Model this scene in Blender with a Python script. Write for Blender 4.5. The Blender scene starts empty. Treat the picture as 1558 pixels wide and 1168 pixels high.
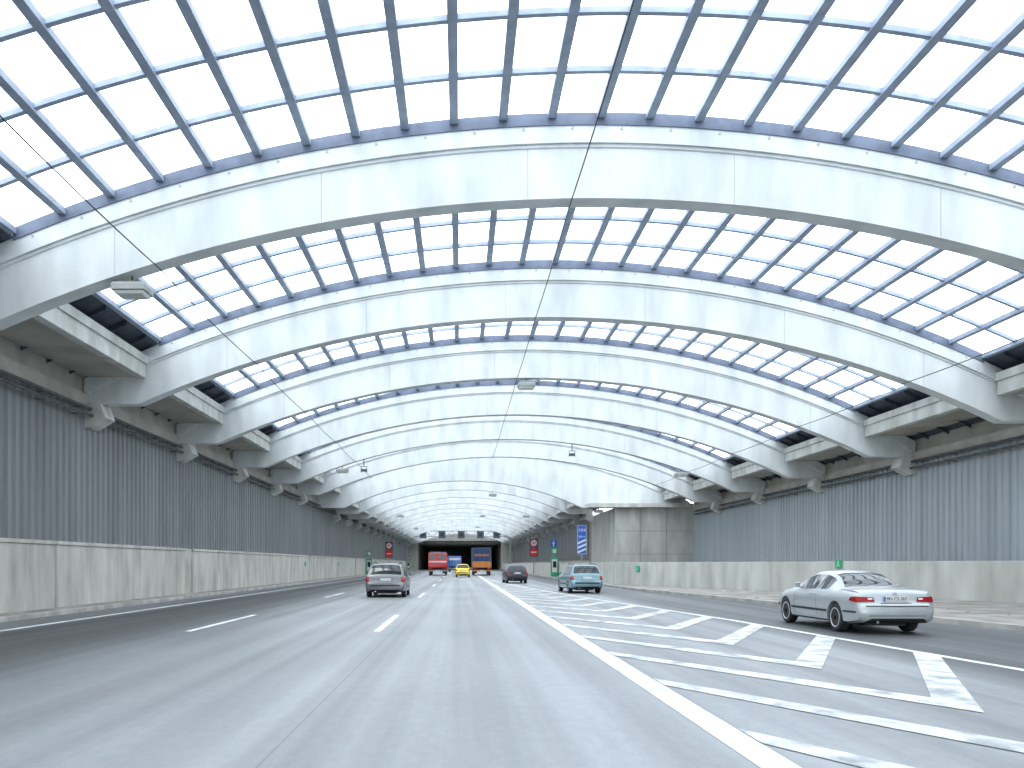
import bpy, bmesh, math, random
from mathutils import Vector
from mathutils.bvhtree import BVHTree
random.seed(7)
COL = bpy.context.scene.collection
EYE = 1.5
R = math.radians
# ------------------------------------------------------------------ materials
def nn(nt, t, **kw):
    n = nt.nodes.new(t)
    for k, v in kw.items():
        setattr(n, k, v)
    return n
def mat(name, c1, c2=None, rough=.6, metal=0., scale=2., stretch=(1, 1, 1), bump=0., bscale=None, spec=.5, coords='pos', detail=6, fine=0., coat=0., lo=.35, hi=.65):
    m = bpy.data.materials.new(name); m.use_nodes = True
    nt = m.node_tree; b = nt.nodes['Principled BSDF']
    b.inputs['Roughness'].default_value = rough
    b.inputs['Metallic'].default_value = metal
    b.inputs['Specular IOR Level'].default_value = spec
    b.inputs['Coat Weight'].default_value = coat
    if coords == 'pos':
        src = nn(nt, 'ShaderNodeNewGeometry').outputs['Position']
    else:
        src = nn(nt, 'ShaderNodeTexCoord').outputs['Object']
    mp = nn(nt, 'ShaderNodeMapping'); mp.inputs['Scale'].default_value = stretch
    nt.links.new(src, mp.inputs['Vector'])
    no = nn(nt, 'ShaderNodeTexNoise'); no.inputs['Scale'].default_value = scale; no.inputs['Detail'].default_value = detail
    nt.links.new(mp.outputs[0], no.inputs['Vector'])
    if c2 is None: c2 = tuple(x * .86 for x in c1)
    mr = nn(nt, 'ShaderNodeMapRange'); mr.inputs['From Min'].default_value = lo; mr.inputs['From Max'].default_value = hi
    nt.links.new(no.outputs['Fac'], mr.inputs['Value'])
    mx = nn(nt, 'ShaderNodeMix', data_type='RGBA')
    mx.inputs['A'].default_value = (*c1, 1); mx.inputs['B'].default_value = (*c2, 1)
    nt.links.new(mr.outputs[0], mx.inputs['Factor'])
    out = mx.outputs['Result']
    if fine:
        n2 = nn(nt, 'ShaderNodeTexNoise'); n2.inputs['Scale'].default_value = 55; n2.inputs['Detail'].default_value = 3
        nt.links.new(src, n2.inputs['Vector'])
        m2 = nn(nt, 'ShaderNodeMapRange'); m2.inputs['From Min'].default_value = .3; m2.inputs['From Max'].default_value = .7
        m2.inputs['To Min'].default_value = 1 - fine; m2.inputs['To Max'].default_value = 1 + fine
        nt.links.new(n2.outputs['Fac'], m2.inputs['Value'])
        v = nn(nt, 'ShaderNodeVectorMath', operation='SCALE')
        nt.links.new(out, v.inputs[0]); nt.links.new(m2.outputs[0], v.inputs['Scale'])
        out = v.outputs[0]
    nt.links.new(out, b.inputs['Base Color'])
    if bump:
        n3 = nn(nt, 'ShaderNodeTexNoise'); n3.inputs['Scale'].default_value = bscale or 30; n3.inputs['Detail'].default_value = 4
        nt.links.new(src, n3.inputs['Vector'])
        bp = nn(nt, 'ShaderNodeBump'); bp.inputs['Strength'].default_value = bump; bp.inputs['Distance'].default_value = .02
        nt.links.new(n3.outputs['Fac'], bp.inputs['Height']); nt.links.new(bp.outputs[0], b.inputs['Normal'])
    return m
M = {}
M['beam'] = mat('arch concrete', (.71, .745, .745), (.50, .525, .515), .75, scale=1.3, stretch=(1, 1, .3), bump=.2, bscale=8, lo=.35, hi=.82, fine=.04, detail=9)
M['beamjoint'] = mat('concrete joint', (.42, .43, .42), None, .9)
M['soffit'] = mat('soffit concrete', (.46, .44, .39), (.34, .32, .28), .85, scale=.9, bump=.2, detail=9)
M['upstand'] = mat('edge concrete', (.64, .65, .62), (.44, .44, .40), .8, scale=1.5, stretch=(1, 1, .5), bump=.15, detail=9)
M['parapet'] = mat('parapet concrete', (.53, .52, .47), (.30, .29, .255), .85, scale=1.6, stretch=(1, 1, .25), bump=.25, fine=.08, lo=.32, hi=.75, detail=9)
M['rparapet'] = mat('pale parapet concrete', (.53, .54, .50), (.33, .33, .29), .85, scale=1.3, stretch=(1, 1, .25), bump=.25, fine=.08, lo=.32, hi=.75, detail=9)
M['clad'] = mat('painted ribbed sheet', (.225, .24, .245), (.14, .152, .152), .5, .15, scale=.8, stretch=(1, 1.6, .12), lo=.3, hi=.75)
M['rclad'] = mat('pale painted ribbed sheet', (.38, .42, .44), (.28, .315, .335), .5, .1, scale=.8, stretch=(1, 1.6, .12), lo=.3, hi=.75)
M['steel'] = mat('skylight bar', (.36, .42, .52), (.28, .33, .42), .6, .0, scale=3)
M['dsteel'] = mat('dark steel', (.075, .09, .12), (.05, .06, .08), .5, .2, scale=3)
M['channel'] = mat('edge channel steel', (.14, .17, .24), (.10, .125, .18), .6, .0, scale=3)
M['pipe'] = mat('conduit', (.13, .13, .12), (.08, .08, .08), .6, .3, scale=3)
M['galv'] = mat('lamp housing', (.34, .35, .34), (.26, .27, .26), .45, .5, scale=4)
M['plate'] = mat('anchor plate', (.45, .46, .46), None, .6, .2, scale=4)
M['kerb'] = mat('kerb stone', (.42, .41, .38), (.27, .26, .24), .85, scale=1.5, bump=.2, fine=.1)
M['side'] = mat('pavement slab', (.34, .32, .29), (.19, .175, .155), .9, scale=1.0, bump=.4, bscale=12, fine=.15, detail=9)
M['earth'] = mat('ground', (.22, .21, .19), (.14, .13, .12), .95, scale=.6)
M['paint'] = mat('road paint', (.66, .68, .68), (.30, .32, .33), .6, scale=2.2, stretch=(1, .6, 1), fine=.14, lo=.45, hi=.80, detail=10)
M['worn'] = mat('worn road paint', (.60, .62, .62), (.235, .255, .265), .6, scale=2.6, stretch=(1, .8, 1), fine=.18, lo=.40, hi=.66, detail=12)
M['rubber'] = mat('rubber', (.022, .022, .024), None, .8, scale=20, coords='obj')
M['rim'] = mat('alloy', (.62, .63, .65), None, .4, .4, scale=10, coords='obj')
M['black'] = mat('black plastic', (.02, .021, .023), None, .55, scale=10, coords='obj')
M['glass'] = mat('car glass', (.02, .03, .035), None, .06, scale=5, spec=.5, coords='obj')
M['red'] = mat('red lens', (.36, .01, .015), (.22, .006, .01), .2, scale=20, coords='obj', spec=.3)
M['orange'] = mat('amber lens', (.8, .25, .03), None, .2, scale=20, coords='obj')
M['white'] = mat('white plate', (.7, .7, .68), None, .5, scale=20, coords='obj')
M['chrome'] = mat('chrome', (.75, .76, .78), None, .12, 1., scale=10, coords='obj')
M['blue'] = mat('sign blue', (.02, .12, .5), None, .4, scale=5)
M['green'] = mat('sign green', (.01, .38, .16), None, .4, scale=5)
M['signred'] = mat('signal red', (.75, .02, .02), None, .4, scale=5)
def carpaint(n, c):
    return mat(n, c, tuple(x * .93 for x in c), .32, .35, scale=3, coords='obj', coat=.4)
M['silver'] = carpaint('silver paint', (.40, .43, .44))
M['grey'] = carpaint('grey paint', (.17, .18, .19))
M['teal'] = carpaint('pale teal paint', (.17, .29, .33))
M['navy'] = carpaint('dark navy paint', (.02, .022, .035))
M['cyel'] = carpaint('yellow paint', (.85, .62, .04))
M['tred'] = carpaint('truck red paint', (.5, .015, .025))
M['tblue'] = carpaint('truck blue paint', (.03, .14, .42))
M['tarp'] = mat('dark blue tarpaulin', (.045, .075, .16), (.03, .05, .11), .6, scale=2, coords='obj', spec=.2)
M['torange'] = mat('truck orange', (.62, .22, .05), (.4, .15, .05), .6, scale=4, coords='obj')
m = bpy.data.materials.new('frosted glazing'); m.use_nodes = True; nt = m.node_tree
nt.nodes.remove(nt.nodes['Principled BSDF'])
tr = nn(nt, 'ShaderNodeBsdfTransparent'); tr.inputs[0].default_value = (.96, .985, 1, 1)
tl = nn(nt, 'ShaderNodeBsdfTranslucent'); tl.inputs[0].default_value = (.82, .9, 1.0, 1)
mxs = nn(nt, 'ShaderNodeMixShader')
no = nn(nt, 'ShaderNodeTexNoise'); no.inputs['Scale'].default_value = .5
ge = nn(nt, 'ShaderNodeNewGeometry'); nt.links.new(ge.outputs['Position'], no.inputs['Vector'])
mr = nn(nt, 'ShaderNodeMapRange'); mr.inputs['To Min'].default_value = .05; mr.inputs['To Max'].default_value = .3
nt.links.new(no.outputs['Fac'], mr.inputs['Value']); nt.links.new(mr.outputs[0], mxs.inputs[0])
nt.links.new(tr.outputs[0], mxs.inputs[1]); nt.links.new(tl.outputs[0], mxs.inputs[2])
nt.links.new(mxs.outputs[0], nt.nodes['Material Output'].inputs['Surface'])
M['pane'] = m
def asphalt():
    m = bpy.data.materials.new('asphalt'); m.use_nodes = True; nt = m.node_tree; b = nt.nodes['Principled BSDF']
    L = nt.links.new
    g = nn(nt, 'ShaderNodeNewGeometry'); P = g.outputs['Position']
    def noise(sc, st, det=4):
        mp = nn(nt, 'ShaderNodeMapping'); mp.inputs['Scale'].default_value = st; L(P, mp.inputs['Vector'])
        n = nn(nt, 'ShaderNodeTexNoise'); n.inputs['Scale'].default_value = sc; n.inputs['Detail'].default_value = det
        L(mp.outputs[0], n.inputs['Vector']); return n.outputs['Fac']
    def mrg(v, a, c, d, e):
        r = nn(nt, 'ShaderNodeMapRange'); L(v, r.inputs['Value'])
        for k, x in zip(('From Min', 'From Max', 'To Min', 'To Max'), (a, c, d, e)): r.inputs[k].default_value = x
        return r.outputs[0]
    def mul(a, c):
        x = nn(nt, 'ShaderNodeMath', operation='MULTIPLY'); L(a, x.inputs[0]); L(c, x.inputs[1]); return x.outputs[0]
    tracks = mrg(noise(1., (1.3, .012, 1)), .3, .7, .72, 1.2)
    patch = mrg(noise(.35, (1, .35, 1)), .35, .7, .84, 1.14)
    grain = mrg(noise(60, (1, 1, 1), 2), .3, .7, .86, 1.14)
    grain2 = mrg(noise(9, (1, .5, 1), 3), .3, .7, .94, 1.06)
    sx = nn(nt, 'ShaderNodeSeparateXYZ'); L(P, sx.inputs[0])
    ramp = nn(nt, 'ShaderNodeValToRGB'); r = ramp.color_ramp
    xx = mrg(sx.outputs[0], -13, 13, 0, 1); L(xx, ramp.inputs[0])
    pts = [(-13, .75), (-10.4, .5), (-9.6, .3), (-7.2, .26), (-6.2, .5), (-4.6, .9), (-1.6, 1.0), (0, 1.1), (2.2, 1.12), (6.2, .95), (7.4, .42), (10.8, .34), (12, .6)]
    while len(r.elements) < len(pts): r.elements.new(.5)
    for e, (x, v) in zip(r.elements, pts):
        e.position = (x + 13) / 26; e.color = (v / 1.2,) * 3 + (1,)
    sb = nn(nt, 'ShaderNodeMath', operation='ADD'); L(sx.outputs[0], sb.inputs[0]); sb.inputs[1].default_value = 1.5
    wv = mrg(noise(2, (1, .2, 1)), .3, .7, -.006, .006)
    sb2 = nn(nt, 'ShaderNodeMath', operation='ADD'); L(sb.outputs[0], sb2.inputs[0]); L(wv, sb2.inputs[1])
    ab = nn(nt, 'ShaderNodeMath', operation='ABSOLUTE'); L(sb2.outputs[0], ab.inputs[0])
    seam = mrg(ab.outputs[0], .006, .02, .72, 1.)
    v = mul(mul(mul(mul(tracks, patch), mul(grain, grain2)), ramp.outputs[0]), seam)
    sc = nn(nt, 'ShaderNodeVectorMath', operation='SCALE'); sc.inputs[0].default_value = (.255, .272, .283); L(v, sc.inputs['Scale'])
    L(sc.outputs[0], b.inputs['Base Color'])
    L(mrg(tracks, .72, 1.2, .6, .42), b.inputs['Roughness'])
    bp = nn(nt, 'ShaderNodeBump'); bp.inputs['Strength'].default_value = .2; bp.inputs['Distance'].default_value = .01
    L(noise(60, (1, 1, 1), 3), bp.inputs['Height']); L(bp.outputs[0], b.inputs['Normal'])
    return m
M['asphalt'] = asphalt()
# ------------------------------------------------------------------ mesh helpers
class MB:
    def __init__(s): s.v = []; s.f = []
    def box(s, x0, x1, y0, y1, z0, z1):
        i = len(s.v)
        s.v += [(x0, y0, z0), (x1, y0, z0), (x1, y1, z0), (x0, y1, z0), (x0, y0, z1), (x1, y0, z1), (x1, y1, z1), (x0, y1, z1)]
        s.f += [tuple(i + k for k in q) for q in ((0, 3, 2, 1), (4, 5, 6, 7), (0, 1, 5, 4), (1, 2, 6, 5), (2, 3, 7, 6), (3, 0, 4, 7))]
        return s
    def rings(s, rs, closed=True, caps=True):
        i = len(s.v); n = len(rs[0])
        for r in rs: s.v += [tuple(p) for p in r]
        for a in range(len(rs) - 1):
            for k in range(n if closed else n - 1):
                k2 = (k + 1) % n
                s.f.append((i + a * n + k, i + a * n + k2, i + (a + 1) * n + k2, i + (a + 1) * n + k))
        if caps and closed:
            s.f.append(tuple(i + k for k in range(n))[::-1])
            s.f.append(tuple(i + (len(rs) - 1) * n + k for k in range(n)))
        return s
    def tube(s, pts, r, n=8):
        rs = []
        for k, p in enumerate(pts):
            p = Vector(p)
            d = (Vector(pts[min(k + 1, len(pts) - 1)]) - Vector(pts[max(k - 1, 0)])).normalized()
            u = d.cross(Vector((0, 0, 1)))
            if u.length < .05: u = Vector((1, 0, 0))
            u.normalize(); w = u.cross(d).normalized()
            rs.append([p + u * (r * math.cos(2 * math.pi * q / n)) + w * (r * math.sin(2 * math.pi * q / n)) for q in range(n)])
        return s.rings(rs)
    def prism(s, poly, axis, a, b):
        def pt(p, t):
            if axis == 'y': return (p[0], t, p[1])
            if axis == 'x': return (t, p[0], p[1])
            return (p[0], p[1], t)
        return s.rings([[pt(p, a) for p in poly], [pt(p, b) for p in poly]])
    def lathe_x(s, prof, n=28, cx=0, cy=0, cz=0):
        rs = []
        for (r, x) in prof:
            rs.append([(cx + x, cy + r * math.cos(2 * math.pi * q / n), cz + r * math.sin(2 * math.pi * q / n)) for q in range(n)])
        return s.rings(rs)
    def disc_y(s, x, y, z, r, d, n=28):
        return s.rings([[(x + r * math.cos(2 * math.pi * q / n), t, z + r * math.sin(2 * math.pi * q / n)) for q in range(n)] for t in (y, y + d)])
    def build(s, name, m, parent=None, smooth=False, bevel=0):
        me = bpy.data.meshes.new(name); me.from_pydata(s.v, [], s.f)
        bm = bmesh.new(); bm.from_mesh(me); bmesh.ops.recalc_face_normals(bm, faces=bm.faces); bm.to_mesh(me); bm.free()
        me.materials.append(m)
        o = bpy.data.objects.new(name, me); COL.objects.link(o)
        if parent: o.parent = parent
        if smooth:
            for p in me.polygons: p.use_smooth = True
            me.set_sharp_from_angle(angle=R(35))
        if bevel:
            md = o.modifiers.new('bevel', 'BEVEL'); md.width = bevel; md.segments = 2; md.limit_method = 'ANGLE'
        return o
def tag(o, label=None, cat=None, group=None, kind=None):
    if label: o['label'] = label
    if cat: o['category'] = cat
    if group: o['group'] = group
    if kind: o['kind'] = kind
    return o
def empty(name, loc, label, cat, group=None):
    o = bpy.data.objects.new(name, None); COL.objects.link(o); o.location = loc; o.empty_display_size = .3
    return tag(o, label, cat, group)
def text(name, s, size, m, parent, loc, width=None, rot=(math.pi / 2, 0, 0)):
    cu = bpy.data.curves.new(name, 'FONT'); cu.body = s; cu.size = size; cu.align_x = 'CENTER'; cu.align_y = 'CENTER'; cu.extrude = .002
    to = bpy.data.objects.new('t', cu); COL.objects.link(to)
    bpy.context.view_layer.update()
    me = bpy.data.meshes.new_from_object(to.evaluated_get(bpy.context.evaluated_depsgraph_get()))
    bpy.data.objects.remove(to)
    me.materials.clear(); me.materials.append(m)
    o = bpy.data.objects.new(name, me); COL.objects.link(o); o.parent = parent; o.location = loc; o.rotation_euler = rot
    if width:
        xs = [v.co.x for v in me.vertices]; k = width / (max(xs) - min(xs))
        for v in me.vertices: v.co.x *= k
    return o
ORD = ['nearest', 'second', 'third', 'fourth', 'fifth', 'sixth', 'seventh', 'eighth', 'ninth', 'tenth', 'eleventh', 'twelfth', 'thirteenth', 'fourteenth', 'fifteenth', 'sixteenth', 'seventeenth']
# ------------------------------------------------------------------ setting: ground and road
S = lambda o: tag(o, kind='structure')
S(MB().box(-600, 600, -300, 1200, -.3, -.05).build('ground', M['earth']))
S(MB().box(-12.0, 14.5, -60, 700, -.2, 0).build('road', M['asphalt']))
S(MB().box(-13.35, -12.0, -60, 205, -.1, .11).build('left_pavement', M['side']))
S(MB().box(-12.0, -11.82, -60, 205, -.1, .13).build('left_kerb', M['kerb'], bevel=.02))
KERB = [(17.5, -60), (14.2, 0), (12.5, 17.5), (11.2, 32), (9.9, 46), (9.75, 60), (9.9, 205)]
KO = [(x + .2, y) for x, y in KERB]
pv = MB(); pv.rings([[(x, y, -.1), (28 if y < 60 else 13.8, y, -.1), (28 if y < 60 else 13.8, y, .11), (x, y, .11)] for x, y in KO]); S(pv.build('right_pavement', M['side']))
kb = MB(); kb.rings([[(x, y, -.1), (x + .2, y, -.1), (x + .2, y, .13), (x, y, .13)] for x, y in KERB]); S(kb.build('right_kerb', M['kerb']))
def line(name, pts, w, z=.004):
    b = MB()
    for a in range(len(pts) - 1):
        (x0, y0), (x1, y1) = pts[a], pts[a + 1]; i = len(b.v)
        b.v += [(x0 - w / 2, y0, z), (x0 + w / 2, y0, z), (x1 + w / 2, y1, z), (x1 - w / 2, y1, z)]; b.f.append((i, i + 1, i + 2, i + 3))
    return S(b.build(name, M['paint']))
line('left_edge_marking', [(-10.3, -60), (-10.3, 325)], .2)
for nm, X in (('outer_lane_marking', -6.05), ('inner_lane_marking', -1.85)):
    b = MB()
    for k in range(-3, 17):
        y = 17.7 + 18 * k; i = len(b.v)
        b.v += [(X - .08, y, .004), (X + .08, y, .004), (X + .08, y + 5.8, .004), (X - .08, y + 5.8, .004)]; b.f.append((i, i + 1, i + 2, i + 3))
    S(b.build(nm, M['paint']))
CX = 2.36
line('solid_lane_marking', [(CX, -60), (CX, 325)], .3)
RL = [(9.4, -40), (8.3, 5), (7.95, 11.4), (7.25, 21.4), (6.1, 31), (4.95, 42), (3.4, 62), (2.65, 80)]
line('gore_edge_marking', RL, .17, .004)
def rl(y):
    for a in range(len(RL) - 1):
        if RL[a][1] <= y <= RL[a + 1][1]:
            t = (y - RL[a][1]) / (RL[a + 1][1] - RL[a][1]); return RL[a][0] + t * (RL[a + 1][0] - RL[a][0])
    return 2.65
ch = MB()
ya = -12.1
while ya < 62:
    xa = (CX + rl(ya + 3)) / 2 + .1; w = .6
    zl = (xa - CX - .16) * 1.83
    t = 0
    while xa + t / 1.95 < rl(ya + t) - .11: t += .05
    t -= .06; w2 = .9; xr = xa + t / 1.95
    i = len(ch.v)
    ch.v += [(xa, ya, .008), (xa, ya + w2, .008), (CX + .16, ya + zl + w, .008), (CX + .16, ya + zl, .008), (xr, ya + t, .008), (xr, ya + t + w2 - .1, .008)]
    ch.f += [(i, i + 1, i + 2, i + 3), (i, i + 4, i + 5, i + 1)]
    ya += 3.35
S(ch.build('gore_chevron_marking', M['worn']))
# ------------------------------------------------------------------ arches
class Arch:
    def __init__(s, cx, half, rise, crown, wl, wr, tilt):
        s.cx, s.half, s.rise, s.crown, s.wl, s.wr, s.t = cx, half, rise, crown, wl, wr, tilt
        s.R = (half * half + rise * rise) / (2 * rise)
    def c(s, x):
        return EYE + s.crown - (s.R - math.sqrt(s.R ** 2 - (x - s.cx) ** 2)) - s.t * (x - s.cx)
    def low(s, x):
        return s.c(max(s.cx - s.half, min(s.cx + s.half, x)))
    def top(s, x): return s.c(x) + 1.78
W = Arch(3.9, 15.2, 3.35, 8.68, -13.2, 21.2, .02)
N = Arch(.3, 11.0, 2.5, 7.7, -13.2, 13.8, 0)
def xs_for(A, n=64):
    xs = [A.wl + .02 + (A.wr - A.wl - .04) * k / n for k in range(n + 1)] + [A.cx - A.half, A.cx + A.half]
    return sorted(set(xs))
BT = .5
def arch_beam(A, Y, label, n=64, bolts=True):
    root = empty('arch_beam', (0, Y, 0), label, 'arch beam', 'concrete arches carrying the tunnel skylights')
    xs = xs_for(A, n)
    MB().rings([[(x, 0, A.low(x)), (x, 0, A.top(x) - .5), (x, BT, A.top(x) - .5), (x, BT, A.low(x))] for x in xs]).build('web', M['beam'], root, True)
    pr = ((-.09, -.5), (-.09, -.03), (-.04, 0), (BT + .04, 0), (BT + .09, -.03), (BT + .09, -.5))
    MB().rings([[(x, p, A.top(x) + q - .002) for p, q in pr] for x in xs]).build('cornice', M['beam'], root, True)
    MB().rings([[(x, -.035, A.top(x) - .58), (x, -.035, A.top(x) - .505), (x, -.001, A.top(x) - .505), (x, -.001, A.top(x) - .6)] for x in xs]).build('moulding', M['beam'], root, True)
    if bolts:
        b = MB(); x = A.cx - A.half + 1.2
        while x < A.cx + A.half - 1:
            b.disc_y(x, -.105, A.top(x) - .17, .035, .014, 10); x += 1.16
        b.build('anchor_plates', M['plate'], root)
        b = MB(); x = A.cx - A.half + 3.1
        while x < A.cx + A.half - 2:
            b.box(x, x + .014, -.003, 0, A.low(x) + .02, A.top(x) - .6); x += 4.9
        b.build('joint', M['beamjoint'], root)
    for side in (0, 1):
        xw = A.wl if side == 0 else A.wr; sg = 1 if side == 0 else -1
        z = A.low(xw) - .004
        MB().prism([(xw + sg * .02, z), (xw + sg * .62, z), (xw + sg * .80, z - .5), (xw + sg * .22, z - .85), (xw + sg * .02, z - .85)], 'y', -.16, .66).build('console', M['upstand'], root, bevel=.02)
    return root
YW = [9.8 + 9.1 * k for k in range(-3, 7)]
vis = [y for y in YW if y > 12]
for y in YW:
    if y > 12: lab = '%s wide pale concrete arch beam from the camera, spanning all lanes' % ORD[vis.index(y)]
    elif y > 5: lab = 'concrete arch beam just above the frame over the camera position'
    else: lab = 'concrete arch beam behind the camera, number %d back' % (1 + int((9 - y) / 9.1))
    arch_beam(W, y, lab)
YN = [82.6 + 9.1 * k for k in range(14)]
for k, y in enumerate(YN):
    arch_beam(N, y, '%s narrower concrete arch beyond the portal wall, counted from it' % ORD[k].replace('nearest', 'first'), 40, False)
PY = 73.5
root = empty('portal_wall', (0, PY, 0), 'tall pale concrete portal wall where the wide vault steps down to the narrower one', 'portal wall')
xs = sorted(set([-13.18 + (34.36) * k / 90 for k in range(91)] + [N.cx - 11, N.cx + 11]))
def pbot(x): return N.low(x) if x < 11.3 else N.low(11.3)
MB().rings([[(x, 0, pbot(x)), (x, 0, W.top(x)), (x, .6, W.top(x)), (x, .6, pbot(x))] for x in xs]).build('spandrel', M['beam'], root, True)
MB().rings([[(x, -.09, W.top(x) - .5), (x, -.09, W.top(x) + .01), (x, .0, W.top(x) + .01), (x, .0, W.top(x) - .5)] for x in xs]).build('cornice', M['beam'], root, True)
MB().box(11.6, 21.1, -1.6, -.004, N.low(11.3) - .05, N.low(11.3) + .3).build('lintel_slab', M['upstand'], root)
bx = empty('bulkhead_block', (0, PY, 0), 'square grey concrete block filling the right side under the portal wall', 'concrete block')
MB().box(14.1, 21.15, -1.0, 12, 0.05, N.low(11.3) - .06).build('wall', M['rparapet'], bx)
b = MB()
for x in (16.4, 18.8): b.box(x - .015, x + .015, -1.006, -1.0, .1, 6.5)
for z in (2.4, 4.5): b.box(14.15, 21.1, -1.008, -1.0, z, z + .025)
b.build('joint', M['pipe'], bx)
EY = 205.
ep = empty('end_portal', (0, EY, 0), 'covered tunnel mouth at the far end of the skylit vault', 'tunnel mouth')
xs = [-13.2 + 27 * k / 40 for k in range(41)]
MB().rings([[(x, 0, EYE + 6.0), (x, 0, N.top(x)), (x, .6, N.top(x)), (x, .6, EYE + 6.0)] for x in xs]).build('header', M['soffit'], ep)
MB().box(-13.4, -10.9, .01, 75, 0.02, EYE + 5.99).build('side_wall', M['parapet'], ep)
MB().box(10.6, 14, .01, 75, 0.02, EYE + 5.99).build('side_wall', M['parapet'], ep)
MB().box(-13.4, 14, .62, 75, EYE + 6.0, EYE + 6.5).build('ceiling', M['parapet'], ep)
MB().box(-13.4, 14, 75.01, 75.5, 0.02, EYE + 6.5).build('added_light_stop', M['parapet'], ep)  # closure added across the bore, blocks sky light so the mouth stays dim
b = MB()
for y in range(6, 72, 8): b.box(-10.8, 10.5, y, y + .6, EYE + 5.3, EYE + 5.99)
b.build('ceiling_beams', M['parapet'], ep)
# ------------------------------------------------------------------ skylights and edge ledges
def sweep(A, xs, y0, y1, d0, d1):
    return [[(x, y0, A.top(x) + d0), (x, y1, A.top(x) + d0), (x, y1, A.top(x) + d1), (x, y0, A.top(x) + d1)] for x in xs]
def skylight(A, Y0, Y1, label, detail):
    root = empty('skylight', (0, Y0, 0), label, 'skylight', 'glazed skylight bays between the arches')
    L = Y1 - Y0; xa, xb = A.cx - A.half + .75, A.cx + A.half - .75
    n = round((xb - xa) / 1.16); xs = [xa + (xb - xa) * k / n for k in range(n + 1)]
    fine = [xa + (xb - xa) * k / (n * 2) for k in range(n * 2 + 1)]
    g = MB(); g.rings([[(x, .02, A.top(x) + .2), (x, L - .02, A.top(x) + .2)] for x in fine], closed=False)
    g.build('glazing', M['pane'], root)
    one = MB()
    for x in xs:
        b = MB() if detail else one
        z = A.top(x)
        b.box(x - .1, x + .1, .63, L - .13, z + .05, z + .192)
        if detail: b.build('mullion', M['steel'], root)
    if not detail: one.build('glazing_bars', M['steel'], root)
    for k in range(1, 5):
        y = L * k / 5
        MB().rings(sweep(A, fine, y - .055, y + .055, .08, .195)).build('purlin', M['steel'], root)
    for y0, y1 in ((.51, .62), (L - .12, L - .0)):
        MB().rings(sweep(A, fine, y0, y1, -.1, .188)).build('edge_channel', M['channel'], root)
    for a, b_ in ((A.wl - .2, xa - .11), (xb + .11, A.wr + .2)):
        xx = [a + (b_ - a) * k / 8 for k in range(9)]
        mb = MB(); mb.rings(sweep(A, xx, .02, L - .02, .12, .25))
        for q in range(6): mb.rings(sweep(A, xx, .6 + q * 1.5, .68 + q * 1.5, -.02, .118))
        mb.build('side_panel', M['dsteel'], root)
    return root
allY = YW + [PY]
for k in range(len(allY) - 1):
    y0, y1 = allY[k], allY[k + 1]
    if y1 > 18:
        q = sum(1 for z in allY[1:k + 1] if z > 18); lab = '%s glazed skylight bay from the camera above the wide arches' % ORD[q]
    else: lab = 'glazed skylight bay overhead out of frame, starting %d metres from the camera' % int(y0)
    skylight(W, y0, y1, lab, 9 < y1 < 40)
nY = [PY + .1] + YN + [EY]
for k in range(len(nY) - 1):
    skylight(N, nY[k], nY[k + 1], '%s skylight bay of the narrower far vault past the portal wall' % ORD[k].replace('nearest', 'first'), False)
def ledge(A, Y0, Y1, side, label):
    root = empty('edge_ledge', (0, Y0, 0), label, 'ledge', 'concrete ledges along the springing of the arches')
    y0, y1 = BT + .12, Y1 - Y0 - .1
    xe = A.cx - A.half + .3 if side < 0 else A.cx + A.half - .3
    xw = A.wl if side < 0 else A.wr
    z = EYE + (6.2 if A is W else 5.7) - A.t * (xe - A.cx); s = 1 if side < 0 else -1
    def bb(xa, xb, *r): return MB().box(min(xa, xb), max(xa, xb), *r)
    bb(xe, xe - s * .3, y0, y1, z, z + .5).build('upstand', M['upstand'], root, bevel=.015)
    bb(xe + s * .06, xe - s * .3, y0, y1, z + .5, z + .78).build('coping', M['upstand'], root)
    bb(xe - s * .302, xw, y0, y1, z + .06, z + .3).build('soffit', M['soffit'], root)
    return root
for k in range(len(allY) - 1):
    for sd, nm in ((-1, 'left'), (1, 'right')):
        if allY[k + 1] > 10:
            q = sum(1 for z in allY[1:k + 1] if z > 10)
            ledge(W, allY[k], allY[k + 1], sd, '%s concrete edge ledge between the wide arches on the %s side' % (ORD[q], nm))
for k in range(len(nY) - 1):
    for sd, nm in ((-1, 'left'), (1, 'right')):
        ledge(N, nY[k] + (.4 if k == 0 else 0), nY[k + 1], sd, '%s concrete edge ledge of the far narrow vault on the %s side' % (ORD[k].replace('nearest', 'first'), nm))
# ------------------------------------------------------------------ walls
def clad(name, x, sgn, y0, y1, z0, z1, m, label):
    root = empty(name, (x, 0, 0), label, 'wall')
    a = []; y = y0; P = .42
    while y < y1:
        for dy, dx in ((0, 0), (.15, 0), (.2, .075), (.37, .075)):
            a.append((sgn * dx, y + dy))
        y += P
    b = MB(); b.rings([[(p[0], p[1], z0), (p[0], p[1], z1)] for p in a], closed=False)
    b.build('ribbed_cladding', m, root)
    lo, hi = sorted((-sgn * .05, -sgn * .4))
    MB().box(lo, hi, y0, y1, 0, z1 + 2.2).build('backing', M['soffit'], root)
    lo, hi = sorted((sgn * .16, -sgn * .045))
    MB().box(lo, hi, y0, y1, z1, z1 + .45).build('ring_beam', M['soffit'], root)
    return root
clad('cladding_wall', -13.2, 1, -30, 205, 2.1, EYE + 5.5, M['clad'], 'long dark grey ribbed metal wall along the left side of the road')
clad('cladding_wall', 21.2, -1, -30, 72.4, .1, EYE + 4.75, M['rclad'], 'pale blue grey ribbed metal wall behind the pavement on the right')
clad('cladding_wall', 13.8, -1, 85.6, 205, 2.0, EYE + 4.9, M['clad'], 'dark ribbed metal wall beyond the concrete block on the far right')
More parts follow.
